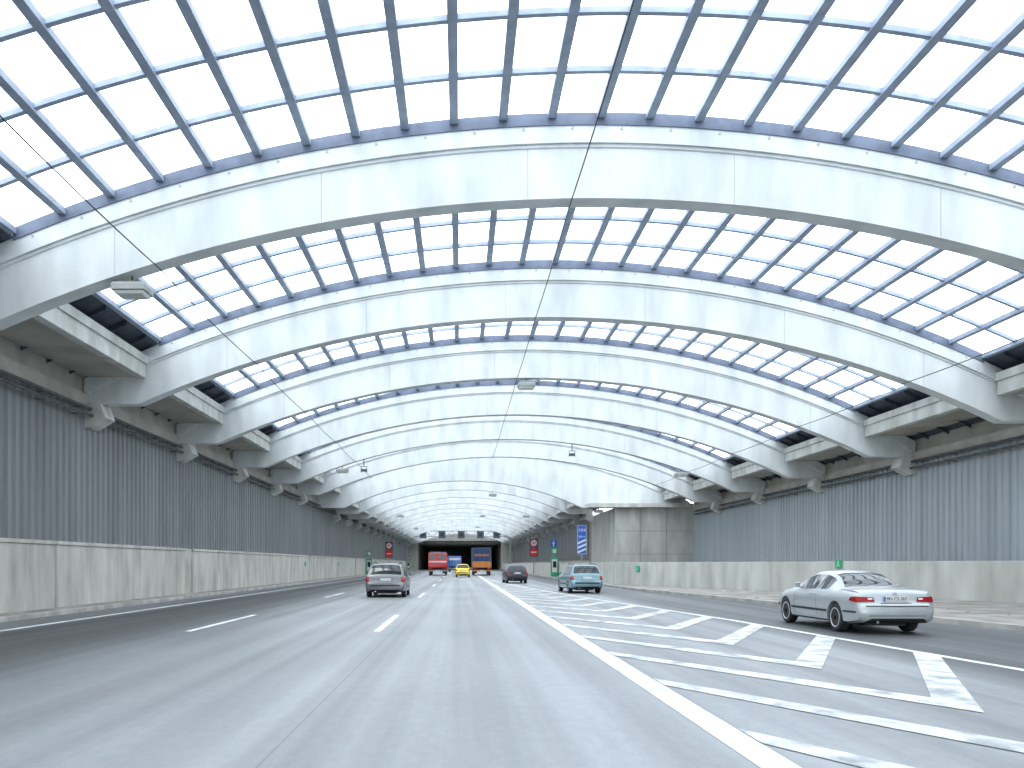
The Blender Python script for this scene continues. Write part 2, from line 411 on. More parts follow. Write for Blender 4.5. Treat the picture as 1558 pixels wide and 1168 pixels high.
lp = empty('concrete_parapet', (-13.1, 0, 0), 'long concrete parapet of cast panels below the left ribbed wall', 'parapet')
y = -28.6; k = 0
while y < 204:
    L = 5.95
    if k % 5 == 1:
        MB().box(0.02, .2, y, y + .9, .1, 2.22).build('pilaster', M['soffit'], lp); y += .93; L -= .9
    MB().box(-.05, .24, y, y + L, .1, 2.12).build('panel', M['parapet'], lp, bevel=.02)
    MB().box(-.05, .28, y, y + L, 2.125, 2.24).build('coping', M['parapet'], lp)
    y += L + .04; k += 1
rp = empty('concrete_parapet', (0, 0, 0), 'free standing pale concrete parapet angling in from the right of the pavement', 'parapet')
RP = [(23.5, 10), (21.4, 22), (20, 28), (18, 35), (16, 41), (13.2, 47), (10.9, 52.5), (10.9, 60), (10.9, 68), (10.9, 76), (10.9, 90), (10.9, 110), (10.9, 140), (10.9, 170), (10.9, 204)]
for a in range(len(RP) - 1):
    p, q = Vector(RP[a]), Vector(RP[a + 1]); d = (q - p); Ls = d.length; d.normalize(); n = Vector((d.y, -d.x)) * .22
    m_ = max(1, round(Ls / 6.2))
    for j in range(m_):
        s0 = p + d * (Ls * j / m_ + .012); s1 = p + d * (Ls * (j + 1) / m_ - .012)
        b = MB(); b.rings([[(v.x, v.y, .09), (v.x + n.x, v.y + n.y, .09), (v.x + n.x, v.y + n.y, 1.62), (v.x, v.y, 1.62)] for v in (s0, s1)])
        b.build('panel', M['rparapet'], rp, bevel=.02)
for nm, x, z, y1, lab in (('conduit', -12.9, EYE + 5.42, 200, 'upper dark conduit running along the top of the left ribbed wall'), ('conduit', -12.86, EYE + 5.18, 200, 'lower dark conduit running along the left ribbed wall'),
                          ('conduit', 20.95, EYE + 4.75, 71, 'upper grey conduit along the top of the right ribbed wall'), ('conduit', 20.9, EYE + 4.45, 71, 'lower grey conduit along the right ribbed wall')):
    c = empty(nm, (x, 0, z), lab, 'conduit')
    MB().tube([(0, -28, 0), (0, y1, 0)], .06).build('pipe', M['pipe'], c, True)
    b = MB(); y = -26
    s = -1 if x < 0 else 1
    while y < y1:
        b.box(min(0, s * .28), max(0, s * .28), y, y + .05, -.09, -.065); y += 2.3
    b.build('bracket', M['pipe'], c)
# ------------------------------------------------------------------ cables, lamps, brackets
def cable(pts, label):
    P = []
    for a in range(len(pts) - 1):
        p, q = Vector(pts[a]), Vector(pts[a + 1])
        for j in range(8):
            t = j / 8; v = p.lerp(q, t); v.z -= .35 * t * (1 - t); P.append(v)
    P.append(Vector(pts[-1]))
    tag(MB().tube(P, .014, 6).build('hanging_cable', M['black']), label, 'cable', 'cables hung under the arches')
yy = [0.7] + YW[3:]
cable([(2.6, y, EYE + 8.5) for y in yy] , 'thin black cable strung under the crowns of the arches above the middle lane')
cable([(-7.1, y, W.low(-7.1) - .2) for y in yy], 'thin black cable strung beneath the arches over the left lanes')
cable([(15.6, y, W.low(15.6) - .15) for y in yy], 'thin black cable strung beneath the arches over the right exit lane')
def lamp(x, y, zt, label, sc=1.):
    r = empty('tunnel_lamp', (x, y, zt), label, 'lamp', 'luminaires hanging from the arches')
    MB().tube([(0, 0, 0), (0, 0, -.22)], .025).build('hanger', M['pipe'], r)
    b = MB(); b.rings([[(-.4 * k, -.3 * k, z), (.4 * k, -.3 * k, z), (.4 * k, .3 * k, z), (-.4 * k, .3 * k, z)] for k, z in ((.8, -.2), (1, -.26), (1, -.42))])
    b.build('housing', M['galv'], r, bevel=.015)
    b = MB(); b.rings([[(-.37 * k, -.27 * k, z), (.37 * k, -.27 * k, z), (.37 * k, .27 * k, z), (-.37 * k, .27 * k, z)] for k, z in ((1, -.422), (.85, -.5))])
    b.build('lens', M['white'], r, bevel=.015)
LMP = [(-7.9, 19.2, W, 'boxy grey lamp under the nearest arch at the upper left'), (3.1, 37.3, W, 'grey lamp under the crown of the third arch over the middle lane'),
       (-8.2, 55.5, W, 'small grey lamp under the left side of the fifth wide arch'), (15.4, 55.5, W, 'small grey lamp under the right side of the fifth wide arch'),
       (3.4, 82.8, N, 'lamp under the crown of the first far narrow arch'), (-7.6, 101, N, 'lamp on the left of the third far narrow arch'), (3.4, 119.2, N, 'lamp under the crown of the fifth far narrow arch'),
       (-7.6, 137.4, N, 'lamp on the left of the seventh far narrow arch'), (8.4, 101, N, 'lamp on the right of the third far narrow arch'), (3.4, 155.6, N, 'distant lamp under the crown of the ninth far narrow arch')]
for x, y, A, lab in LMP: lamp(x, y, A.low(x) + .01, lab)
lamp(12.6, 72.6, N.low(11.3) - .05, 'grey lamp hanging below the slab beside the concrete block')
for x, lab in ((7.8, 'forked black bracket hanging right of centre from the fifth wide arch'), (-6.7, 'forked black bracket hanging left of centre from the fifth wide arch')):
    y = 55.5; z = W.low(x)
    r = empty('hanging_bracket', (x, y, z), lab, 'bracket')
    MB().tube([(0, 0, 0), (0, 0, -.5)], .03).build('stem', M['black'], r)
    MB().tube([(-.2, 0, -.9), (-.2, 0, -.5), (.2, 0, -.5), (.2, 0, -.9)], .03).build('fork', M['black'], r)
    MB().box(-.17, .17, -.1, .1, -.86, -.68).build('sensor', M['dsteel'], r)
# ------------------------------------------------------------------ gantry and signs
g = empty('sign_gantry', (0, 172, 0), 'grey lattice gantry with dark lane signals across the far end of the road', 'gantry')
b = MB(); zg = EYE + 5.9
for z in (zg, zg + 1.2):
    for y in (0, .8): b.box(-11.6, 10.8, y, y + .12, z, z + .12)
x = -11.6; f = 0
while x < 10.5:
    b.tube([(x, .06, zg + (1.2 if f else 0)), (x + 1.4, .06, zg + (0 if f else 1.2))], .06, 5); x += 1.4; f = 1 - f
b.build('truss', M['galv'], g)
for x in (-11.7, 10.7): MB().box(x, x + .3, 0, .5, .1, zg + 1.4).build('post', M['galv'], g)
for x in (-8.0, -3.9, .25, 4.4, 7.9):
    s = MB().box(x - .75, x + .75, -.25, -.02, zg - .35, zg + 1.25).build('lane_signal', M['dsteel'], g, bevel=.03)
    MB().disc_y(x, -.27, zg + .45, .42, .015).build('signal_face', M['black'], s)
def signals(x, y, label):
    r = empty('signal_post', (x, y, 0), label, 'traffic signal', 'twin round signals on posts at both sides')
    MB().tube([(0, 0, .1), (0, 0, EYE + 3.7)], .07).build('post', M['galv'], r)
    a = MB().box(-.62, .62, -.2, -.08, EYE + 2.35, EYE + 3.6).build('sign_box', M['dsteel'], r, bevel=.03)
    MB().disc_y(0, -.215, EYE + 2.98, .52, .012).build('red_ring', M['signred'], a)
    MB().disc_y(0, -.228, EYE + 2.98, .42, .01).build('white_disc', M['white'], a)
    text('speed_number', '80', .5, M['black'], a, (0, -.235, EYE + 2.97))
    a = MB().box(-.62, .62, -.2, -.08, EYE + 1.05, EYE + 2.3).build('sign_box', M['dsteel'], r, bevel=.03)
    MB().disc_y(0, -.215, EYE + 1.67, .55, .012).build('red_disc', M['signred'], a)
    MB().box(-.36, .36, -.225, -.217, EYE + 1.6, EYE + 1.76).build('white_bar', M['white'], a)
signals(-11.5, 129, 'round speed sign above a red signal on a post at the left pavement')
signals(10.45, 113, 'round speed sign above a red signal on a post at the right pavement')
r = empty('exit_marker_sign', (11.35, 74.2, 0), 'tall narrow blue exit sign with diagonal white stripes beside the concrete block', 'road sign')
MB().tube([(0, .1, 1.6), (0, .1, EYE + 3.55)], .06).build('post', M['galv'], r)
MB().box(-.45, .45, -.03, .03, EYE + .9, EYE + 3.62).build('panel', M['blue'], r, bevel=.02)
b = MB()
for k in range(3):
    z = EYE + 1.0 + k * .42
    b.prism([(-.4, z), (.4, z + .34), (.4, z + .52), (-.4, z + .18)], 'y', -.038, -.032)
b.build('stripe', M['white'], r)
fr = MB(); 
for q in ((-.42, .42, EYE + 3.56, EYE + 3.59), (-.42, .42, EYE + .93, EYE + .96), (-.42, -.39, EYE + .96, EYE + 3.56), (.39, .42, EYE + .96, EYE + 3.56)):
    fr.box(q[0], q[1], -.037, -.031, q[2], q[3])
fr.build('border', M['white'], r)
text('exit_number', '104', .42, M['white'], r, (0, -.036, EYE + 3.15), .62)
text('distance', '300 m', .25, M['white'], r, (0, -.036, EYE + 2.55), .62)
r = empty('direction_sign', (11.15, 95, 0), 'small square blue sign on a post beyond the striped exit sign', 'road sign')
MB().tube([(0, .1, 1.6), (0, .1, EYE + 2.9)], .05).build('post', M['galv'], r)
MB().box(-.38, .38, -.03, .03, EYE + 2.0, EYE + 2.85).build('panel', M['blue'], r)
MB().prism([(-.08, EYE + 2.1), (.08, EYE + 2.1), (.08, EYE + 2.45), (.2, EYE + 2.45), (0, EYE + 2.75), (-.2, EYE + 2.45), (-.08, EYE + 2.45)], 'y', -.04, -.032).build('arrow', M['white'], r)
def cabinet(x, y, label):
    r = empty('emergency_phone_cabinet', (x, y, .11), label, 'emergency cabinet', 'green emergency cabinets at the roadside')
    MB().box(-.4, .4, 0, .5, 0, 2.1).build('cabinet', M['green'], r, bevel=.03)
    d = MB().box(-.28, .28, -.02, -.002, .5, 1.9).build('door', M['white'], r)
    MB().box(-.2, .2, -.03, -.022, 1.0, 1.7).build('window', M['glass'], d)
    MB().tube([(0, .25, 2.1), (0, .25, 2.5)], .04).build('post', M['galv'], r)
    MB().box(-.35, .35, .18, .28, 2.5, 3.2).build('sign', M['green'], r)
    MB().box(-.2, .2, .165, .178, 2.62, 3.05).build('pictogram', M['white'], r)
cabinet(-12.35, 108, 'green emergency cabinet standing on the left pavement')
cabinet(10.45, 88, 'green emergency cabinet standing on the right pavement')
cabinet(-12.35, 190, 'distant green emergency cabinet at the far left wall')
def exitsign(x, y, z, s, rz, label):
    r = empty('escape_sign', (x, y, z), label, 'escape sign', 'green escape signs fixed to the right parapet'); r.rotation_euler.z = rz
    MB().box(-s / 2, s / 2, -.04, 0, -s / 2, s / 2).build('panel', M['green'], r)
    u = s / 10
    f = MB(); f.disc_y(.2 * u, -.05, 3 * u, .8 * u, .008, 12)
    f.prism([(-1 * u, 2 * u), (1 * u, 2 * u), (.6 * u, -.6 * u), (-.8 * u, -.6 * u)], 'y', -.05, -.042)
    f.prism([(-.8 * u, -.7 * u), (0, -.7 * u), (-2.4 * u, -3.6 * u), (-3 * u, -3 * u)], 'y', -.05, -.042)
    f.prism([(0.1 * u, -.7 * u), (.7 * u, -.7 * u), (2.4 * u, -2 * u), (1.9 * u, -2.8 * u)], 'y', -.05, -.042)
    f.build('running_figure', M['white'], r)
def on_rp(px):
    k = (px - 700) / 1212
    for a in range(len(RP) - 1):
        (x0, y0), (x1, y1) = RP[a], RP[a + 1]
        d = (x1 - x0) - k * (y1 - y0)
        if abs(d) < 1e-6: continue
        t = (k * y0 - x0) / d
        if 0 <= t <= 1: return x0 + t * (x1 - x0), y0 + t * (y1 - y0), math.atan2(y1 - y0, x1 - x0)
for px, z, s, lab in ((1277, 1.5, .38, 'green running figure sign on the parapet above the silver coupe'), (971, 1.2, .36, 'small green running figure sign on the parapet near the concrete block')):
    q = on_rp(px); a = q[2] - math.pi
    exitsign(q[0] - .03, q[1] - .04, z, s, a, lab)
for k, y in enumerate((66, 84, 120, 150)):
    r = empty('escape_sign', (-12.83, y, 1.5), '%s small green escape sign on the left parapet' % ORD[k], 'escape sign', 'green escape signs on the left parapet'); r.rotation_euler.z = math.pi / 2
    MB().box(-.2, .2, -.04, 0, -.18, .18).build('panel', M['green'], r)
    MB().prism([(-.1, .05), (.02, .05), (.02, .11), (.13, 0), (.02, -.11), (.02, -.05), (-.1, -.05)], 'y', -.048, -.042).build('arrow', M['white'], r)
# ------------------------------------------------------------------ cars
def curve(T):
    T = sorted(T)
    X = [p[0] for p in T]; Y = [p[1] for p in T]; n = len(T)
    d = [(Y[i + 1] - Y[i]) / (X[i + 1] - X[i]) for i in range(n - 1)]
    m = [d[0]] + [0 if d[i - 1] * d[i] <= 0 else 2 * d[i - 1] * d[i] / (d[i - 1] + d[i]) for i in range(1, n - 1)] + [d[-1]]
    def f(x):
        if x <= X[0]: return Y[0]
        if x >= X[-1]: return Y[-1]
        for i in range(n - 1):
            if x <= X[i + 1]:
                h = X[i + 1] - X[i]; t = (x - X[i]) / h
                return (2 * t ** 3 - 3 * t * t + 1) * Y[i] + (t ** 3 - 2 * t * t + t) * h * m[i] + (-2 * t ** 3 + 3 * t * t) * Y[i + 1] + (t ** 3 - t * t) * h * m[i + 1]
    return f
def wheel_parts(root, x, y, r, side):
    w = empty('wheel', (x, y, r), None, None); w.parent = root
    MB().lathe_x([(r * .64, -.10), (r * .9, -.105), (r * .98, -.085), (r, -.05), (r, .05), (r * .98, .085), (r * .9, .105), (r * .64, .10)]).build('tyre', M['rubber'], w, True)
    b = MB(); b.lathe_x([(r * .7, side * .09), (r * .69, side * .108), (r * .64, side * .109), (r * .58, side * .09), (r * .3, side * .085), (r * .16, side * .1), (.01, side * .1)])
    b.build('rim', M['rim'] , w, True)
    b = MB()
    for k in range(7):
        a = 2 * math.pi * (k + .5) / 7
        p = [(math.cos(a + d) * q, math.sin(a + d) * q) for d, q in ((-.24, r * .56), (0, r * .58), (.24, r * .56), (.2, r * .3), (-.2, r * .3))]
        b.prism(p, 'x', side * .08, side * .093)
    b.build('rim_slots', M['black'], w)
    return w
def car(name, loc, C, label, cat, paint, yaw=0):
    root = empty(name, loc, label, cat, C.get('group')); root.rotation_euler.z = yaw
    F = {k: curve(C[k]) for k in ('w', 'zb', 'zt', 'zr', 'wr')}
    L = C['L']; wy = C['wheels']; wr_ = C['r']; ar = wr_ + .045
    ys = set([L * k / 70 for k in range(71)] + [.01, .03, .05, .07, .09, .12, .16, L - .02, L - .05, L - .1])
    for a, b in C['side'] + [C['rear'], C['front']]: ys |= {a, b}
    for c in wy:
        for k in range(15):
            ys.add(c + ar * math.cos(math.pi * k / 14))
        ys |= {c - ar - .004, c + ar + .004}
    ys = sorted(ys)
    ys = [y for i, y in enumerate(ys) if i == 0 or y - ys[i - 1] > .002]
    rings = []
    for y in ys:
        w, zb, zt, zr, wr = (F[k](y) for k in ('w', 'zb', 'zt', 'zr', 'wr'))
        b0 = zb
        for c in wy:
            if abs(y - c) < ar: zb = max(zb, wr_ + math.sqrt(ar * ar - (y - c) ** 2) - .02)
        g = max(0, min(1, (zr - zt) / .3))
        wr = min(wr, w - .06)
        rr = C.get('round', .055)
        lip = .03 if zb > b0 + .02 else .05
        z3 = max(b0 + .45 * (zt - b0), zb + lip + .01); z4 = max(b0 + .62 * (zt - b0), z3 + .02)
        half = [(0, zb), (w - .12, zb), (w - .012 if lip > .04 else w + .012, zb + lip), (w + .014, z3), (w + .012, z4), (w - .008, max(zt - .08, z4 + .01)), (w - .05, zt - .012), (w - .085 + .03 * g, zt + .004 * g),
                (wr + .02, zr - rr * g - .004), (wr - .05, zr - .35 * rr * g), (wr * .55, zr + .012), (0, zr + .02)]
        ring = [(x, y, z) for x, z in half] + [(-x, y, z) for x, z in half[-2:0:-1]]
        rings.append(ring)
    n = len(rings[0]); H = 11
    bm = bmesh.new(); V = [[bm.verts.new(p) for p in r] for r in rings]
    tagl = bm.faces.layers.int.new('t')
    for i in range(len(ys) - 1):
        ym = (ys[i] + ys[i + 1]) / 2
        for k in range(n):
            k2 = (k + 1) % n
            f = bm.faces.new((V[i][k], V[i][k2], V[i + 1][k2], V[i + 1][k]))
            j = k if k < H else n - 1 - k
            t = 0
            if j == 0: t = 4
            elif j == 7:
                for a, b in C['side']:
                    if a <= ym <= b: t = 1
            if j >= 9:
                if C['rear'][0] <= ym <= C['rear'][1]: t = 2
                if C['front'][0] <= ym <= C['front'][1]: t = 3
            f[tagl] = t
    f = bm.faces.new(V[0][::-1]); f[tagl] = 0
    f = bm.faces.new(V[-1]); f[tagl] = 0
    bmesh.ops.recalc_face_normals(bm, faces=bm.faces)
    bvh = BVHTree.FromBMesh(bm)
    names = {0: ('body', paint), 1: ('side_window', M['glass']), 2: ('rear_window', M['glass']), 3: ('windscreen', M['glass']), 4: ('underbody', M['black'])}
    for t, (nm, mt) in names.items():
        sel = [f for f in bm.faces if f[tagl] == t]
        for half in ((1, -1) if t == 1 else (0,)):
            fs = [f for f in sel if half == 0 or f.calc_center_median().x * half > 0]
            if not fs: continue
            idx = {}; vs = []; fc = []
            for f in fs:
                q = []
                for v in f.verts:
                    if v not in idx: idx[v] = len(vs); vs.append(v.co[:])
                    q.append(idx[v])
                fc.append(q)
            me = bpy.data.meshes.new(nm); me.from_pydata(vs, [], fc); me.materials.append(mt)
            for p in me.polygons: p.use_smooth = True
            me.set_sharp_from_angle(angle=R(38))
            o = bpy.data.objects.new(nm, me); COL.objects.link(o); o.parent = root
    bm.free()
    def patch(b, quad, d, off=.008, nu=10, nv=5):
        g = []
        for a in range(nv + 1):
            row = []
            for c in range(nu + 1):
                u, v = c / nu, a / nv
                p0 = Vector(quad[0]).lerp(Vector(quad[1]), u); p1 = Vector(quad[3]).lerp(Vector(quad[2]), u); p = p0.lerp(p1, v)
                if d == 'r': o, dr = Vector((p.x, -1, p.y)), Vector((0, 1, 0))
                elif d == 's+': o, dr = Vector((2, p.x, p.y)), Vector((-1, 0, 0))
                else: o, dr = Vector((-2, p.x, p.y)), Vector((1, 0, 0))
                h = bvh.ray_cast(o, dr)
                row.append((h[0] - dr * off)[:] if h[0] is not None else None)
            g.append(row)
        mp = {}
        for a in range(nv + 1):
            for c in range(nu + 1):
                if g[a][c] is not None: mp[a, c] = len(b.v); b.v.append(g[a][c])
        for a in range(nv):
            for c in range(nu):
                q = [(a, c), (a, c + 1), (a + 1, c + 1), (a + 1, c)]
                if all(k in mp for k in q): b.f.append(tuple(mp[k] for k in q))
        return b
    def P(name, quads, m, off=.008, parent=root, nu=10, nv=4):
        b = MB()
        for q, d in quads: patch(b, q, d, off, nu, nv)
        if b.f: return b.build(name, m, parent, True)
    for s in (1, -1):
        for y in wy:
            wheel_parts(root, s * (F['w'](y) - .105), y, wr_, s)
        ym = C['mirror']; wm = F['w'](ym); zm = F['zt'](ym) + .09
        mi = MB(); mi.rings([[(s * (wm - .02), ym - .0, zm - .06), (s * (wm + .14), ym - .03, zm - .05), (s * (wm + .15), ym - .03, zm + .06), (s * (wm), ym, zm + .07)],
                             [(s * (wm - .02), ym + .12, zm - .06), (s * (wm + .1), ym + .1, zm - .04), (s * (wm + .1), ym + .1, zm + .05), (s * (wm), ym + .12, zm + .06)]])
        mi.build('mirror', paint, root, bevel=.015)
        tl = C['tail']
        qs = [([(s * a, b) for a, b in tl], 'r')]
        if C.get('tailside'): qs.append((C['tailside'], 's+' if s > 0 else 's-'))
        t = P('tail_light', qs, M['red'], .01, nu=14, nv=6)
        if C.get('amber'): P('indicator', [([(s * a, b) for a, b in C['amber']], 'r')], M['orange' if C.get('amc') is None else C['amc']], .014, t)
        dd = 's+' if s > 0 else 's-'
        for (a, b, z0, z1) in C.get('seams', []):
            P('door_seam', [([(a, z0), (a + .012, z0), (b + .012, z1), (b, z1)], dd)], M['black'], .003, nu=1, nv=8)
        for y in C.get('handles', []):
            z = F['zt'](y) - .13
            P('door_handle', [([(y, z), (y + .2, z), (y + .2, z + .03), (y, z + .03)], dd)], C.get('handlem', paint), .03, nu=3, nv=1)
        for (a, b, z0, z1) in C.get('mould', []):
            P('side_moulding', [([(a, z0), (b, z0), (b, z1), (a, z1)], dd)], C.get('mouldm', M['black']), .01, nu=20, nv=1)
    for (x0, x1, z0, z1, mt, nm) in C.get('rearbits', []):
        P(nm, [([(x0, z0), (x1, z0), (x1, z1), (x0, z1)], 'r')], mt, .012, nu=16, nv=2)
    zp = C['plate']; h = bvh.ray_cast(Vector((0, -1, zp)), Vector((0, 1, 0)))[0]
    pl = MB().box(-.26, .26, h.y - .03, h.y - .012, zp - .055, zp + .055).build('licence_plate', M['white'], root)
    MB().box(-.255, -.215, h.y - .034, h.y - .0305, zp - .05, zp + .05).build('country_band', M['blue'], pl)
    if C.get('reg'): text('registration', C['reg'], .098, M['black'], pl, (.022, h.y - .033, zp), .43)
    if C.get('star'):
        zs = C['star']; h = bvh.ray_cast(Vector((0, -1, zs)), Vector((0, 1, 0)))[0]
        st = MB()
        for k in range(3):
            a = math.pi / 2 + 2 * math.pi * k / 3
            st.prism([(.045 * math.cos(a), zs + .045 * math.sin(a)), (.009 * math.cos(a + 1), zs + .009 * math.sin(a + 1)), (.009 * math.cos(a - 1), zs + .009 * math.sin(a - 1))], 'y', h.y - .022, h.y - .012)
        for k in range(20):
            a, b = 2 * math.pi * k / 20, 2 * math.pi * (k + 1) / 20
            st.prism([(.05 * math.cos(a), zs + .05 * math.sin(a)), (.05 * math.cos(b), zs + .05 * math.sin(b)), (.042 * math.cos(b), zs + .042 * math.sin(b)), (.042 * math.cos(a), zs + .042 * math.sin(a))], 'y', h.y - .022, h.y - .012)
        st.build('emblem', M['chrome'], root)
    if C.get('rails'):
        for s in (1, -1):
            pts = [(s * (F['wr'](y) - .03), y, F['zr'](y) + (.0 if y in (C['rails'][0], C['rails'][1]) else .05)) for y in (C['rails'][0], C['rails'][0] + .12, (C['rails'][0] + C['rails'][1]) / 2, C['rails'][1] - .12, C['rails'][1])]
            MB().tube(pts, .018).build('roof_rail', M['black'], root, True)
    MB().tube([(-.5 * F['w'](.1), .02, .27), (-.5 * F['w'](.1), .3, .27)], .028, 12).build('exhaust', M['chrome'], root, True)
    MB().box(-.45, .45, .5, L - .5, .16, .3).build('floor_pan', M['black'], root)
    return root
COUPE = dict(L=4.57, r=.315, wheels=(.98, 3.67), group=None, round=.08,
    w=[(0, .66), (.03, .745), (.1, .805), (.3, .84), (.9, .858), (2.4, .862), (3.7, .845), (4.2, .79), (4.45, .68), (4.57, .45)],
    zb=[(0, .35), (.04, .29), (.15, .25), (.6, .21), (4.1, .19), (4.45, .24), (4.57, .36)],
    zt=[(0, .58), (.035, .63), (.07, .655), (.11, .79), (.15, .875), (.3, .905), (1.0, .925), (2.2, .91), (3.2, .885), (4.0, .80), (4.4, .69), (4.57, .52)],
    zr=[(0, .585), (.035, .635), (.07, .66), (.11, .80), (.15, .895), (.3, .94), (.85, .965), (.95, .98), (1.25, 1.14), (1.6, 1.285), (1.95, 1.335), (2.35, 1.335), (2.62, 1.29), (3.0, 1.13), (3.35, .95), (3.5, .92), (4.1, .81), (4.4, .70), (4.57, .53)],
    wr=[(0, .5), (.1, .68), (.3, .76), (.85, .75), (1.0, .68), (1.5, .56), (2.2, .56), (2.6, .585), (3.3, .71), (3.5, .74), (4.2, .68), (4.57, .38)],
    rear=(.97, 1.62), front=(2.62, 3.34), side=[(1.42, 1.98), (2.03, 2.98)], mirror=2.78,
    tail=[(.44, .70), (.83, .685), (.83, .81), (.46, .79)], tailside=[(.10, .69), (.36, .72), (.32, .79), (.12, .81)],
    amber=[(.48, .745), (.58, .745), (.58, .778), (.49, .774)], amc='white',
    seams=[(1.86, 1.92, .30, .88), (3.12, 3.1, .28, .86)], handles=[2.0], mould=[(.1, .6, .46, .50), (1.36, 3.28, .42, .475), (4.05, 4.35, .45, .50)],
    rearbits=[(-.66, .66, .60, .622, M['black'], 'bumper_strip'), (-.33, .33, .665, .676, M['black'], 'boot_seam'), (-.6, .6, .40, .41, M['black'], 'bumper_groove')],
    plate=.76, reg='BN CS 267', star=.855)
car('silver_coupe', (9.2, 16.75, .004), COUPE, 'silver two door coupe in the exit lane at the right', 'car', M['silver'])
def estate(L=4.5, h=1.47, hw=.86, **k):
    d = dict(L=L, r=.31, wheels=(.85, .85 + L * .585),
    w=[(0, hw * .8), (.04, hw * .9), (.15, hw * .97), (.5, hw * .99), (L * .5, hw), (L * .8, hw * .98), (L - .3, hw * .87), (L, hw * .55)],
    zb=[(0, .36), (.05, .30), (.3, .24), (L - .4, .21), (L, .34)],
    zt=[(0, .60), (.05, .64), (.09, .70), (.14, .88), (.3, .95), (L * .5, .93), (L * .7, .90), (L - .5, .82), (L - .1, .68), (L, .55)],
    zr=[(0, .605), (.05, .645), (.09, .71), (.13, .90), (.17, .98), (.44, h - .08), (.58, h - .025), (1.3, h), (2.2, h), (L * .56, h - .04), (L * .62, h - .16), (L * .74, .98), (L * .78, .94), (L - .5, .83), (L - .1, .69), (L, .56)],
    wr=[(0, hw * .7), (.12, hw * .88), (.2, hw * .87), (.5, hw * .72), (1.2, hw * .71), (L * .56, hw * .7), (L * .75, hw * .83), (L - .4, hw * .78), (L, hw * .5)],
    rear=(.19, .46), front=(L * .585, L * .735), side=[(.55, 1.25), (1.31, L * .42), (L * .42 + .06, L * .66)], mirror=L * .62,
    tail=[(hw * .79, .70), (hw * .96, .70), (hw * .93, .92), (hw * .81, .90)], tailside=[(.08, .72), (.2, .73), (.19, .88), (.12, .88)],
    amber=[(hw * .83, .80), (hw * .91, .80), (hw * .90, .84), (hw * .84, .84)],
    seams=[(1.28, 1.28, .32, .92), (L * .42, L * .42, .28, .92), (L * .66, L * .66, .28, .9)], handles=[1.35, L * .42 + .1],
    mould=[(1.22, L * .68, .44, .5)], rearbits=[(-hw * .74, hw * .74, .50, .56, M['black'], 'bumper_strip'), (-hw * .68, hw * .68, .655, .667, M['black'], 'tailgate_seam')],
    plate=.80, rails=(.6, L * .5))
    d.update(k); return d
car('estate_car', (-3.36, 35.6, .004), estate(4.55, 1.52, .9), 'grey estate car driving ahead in the left centre lane', 'car', M['grey'])
car('estate_car', (6.45, 40.4, .004), estate(4.45, 1.46, .84), 'pale teal estate car driving beside the striped road hatching', 'car', M['teal'], R(3))
car('small_car', (4.45, 61.8, .004), estate(4.1, 1.42, .84, rails=None), 'dark navy hatchback ahead in the right lane', 'car', M['navy'], R(3))
car('small_car', (.3, 90.5, .004), estate(3.9, 1.48, .83, rails=None), 'small yellow car between the red truck and the tarpaulin truck', 'car', M['cyel'])
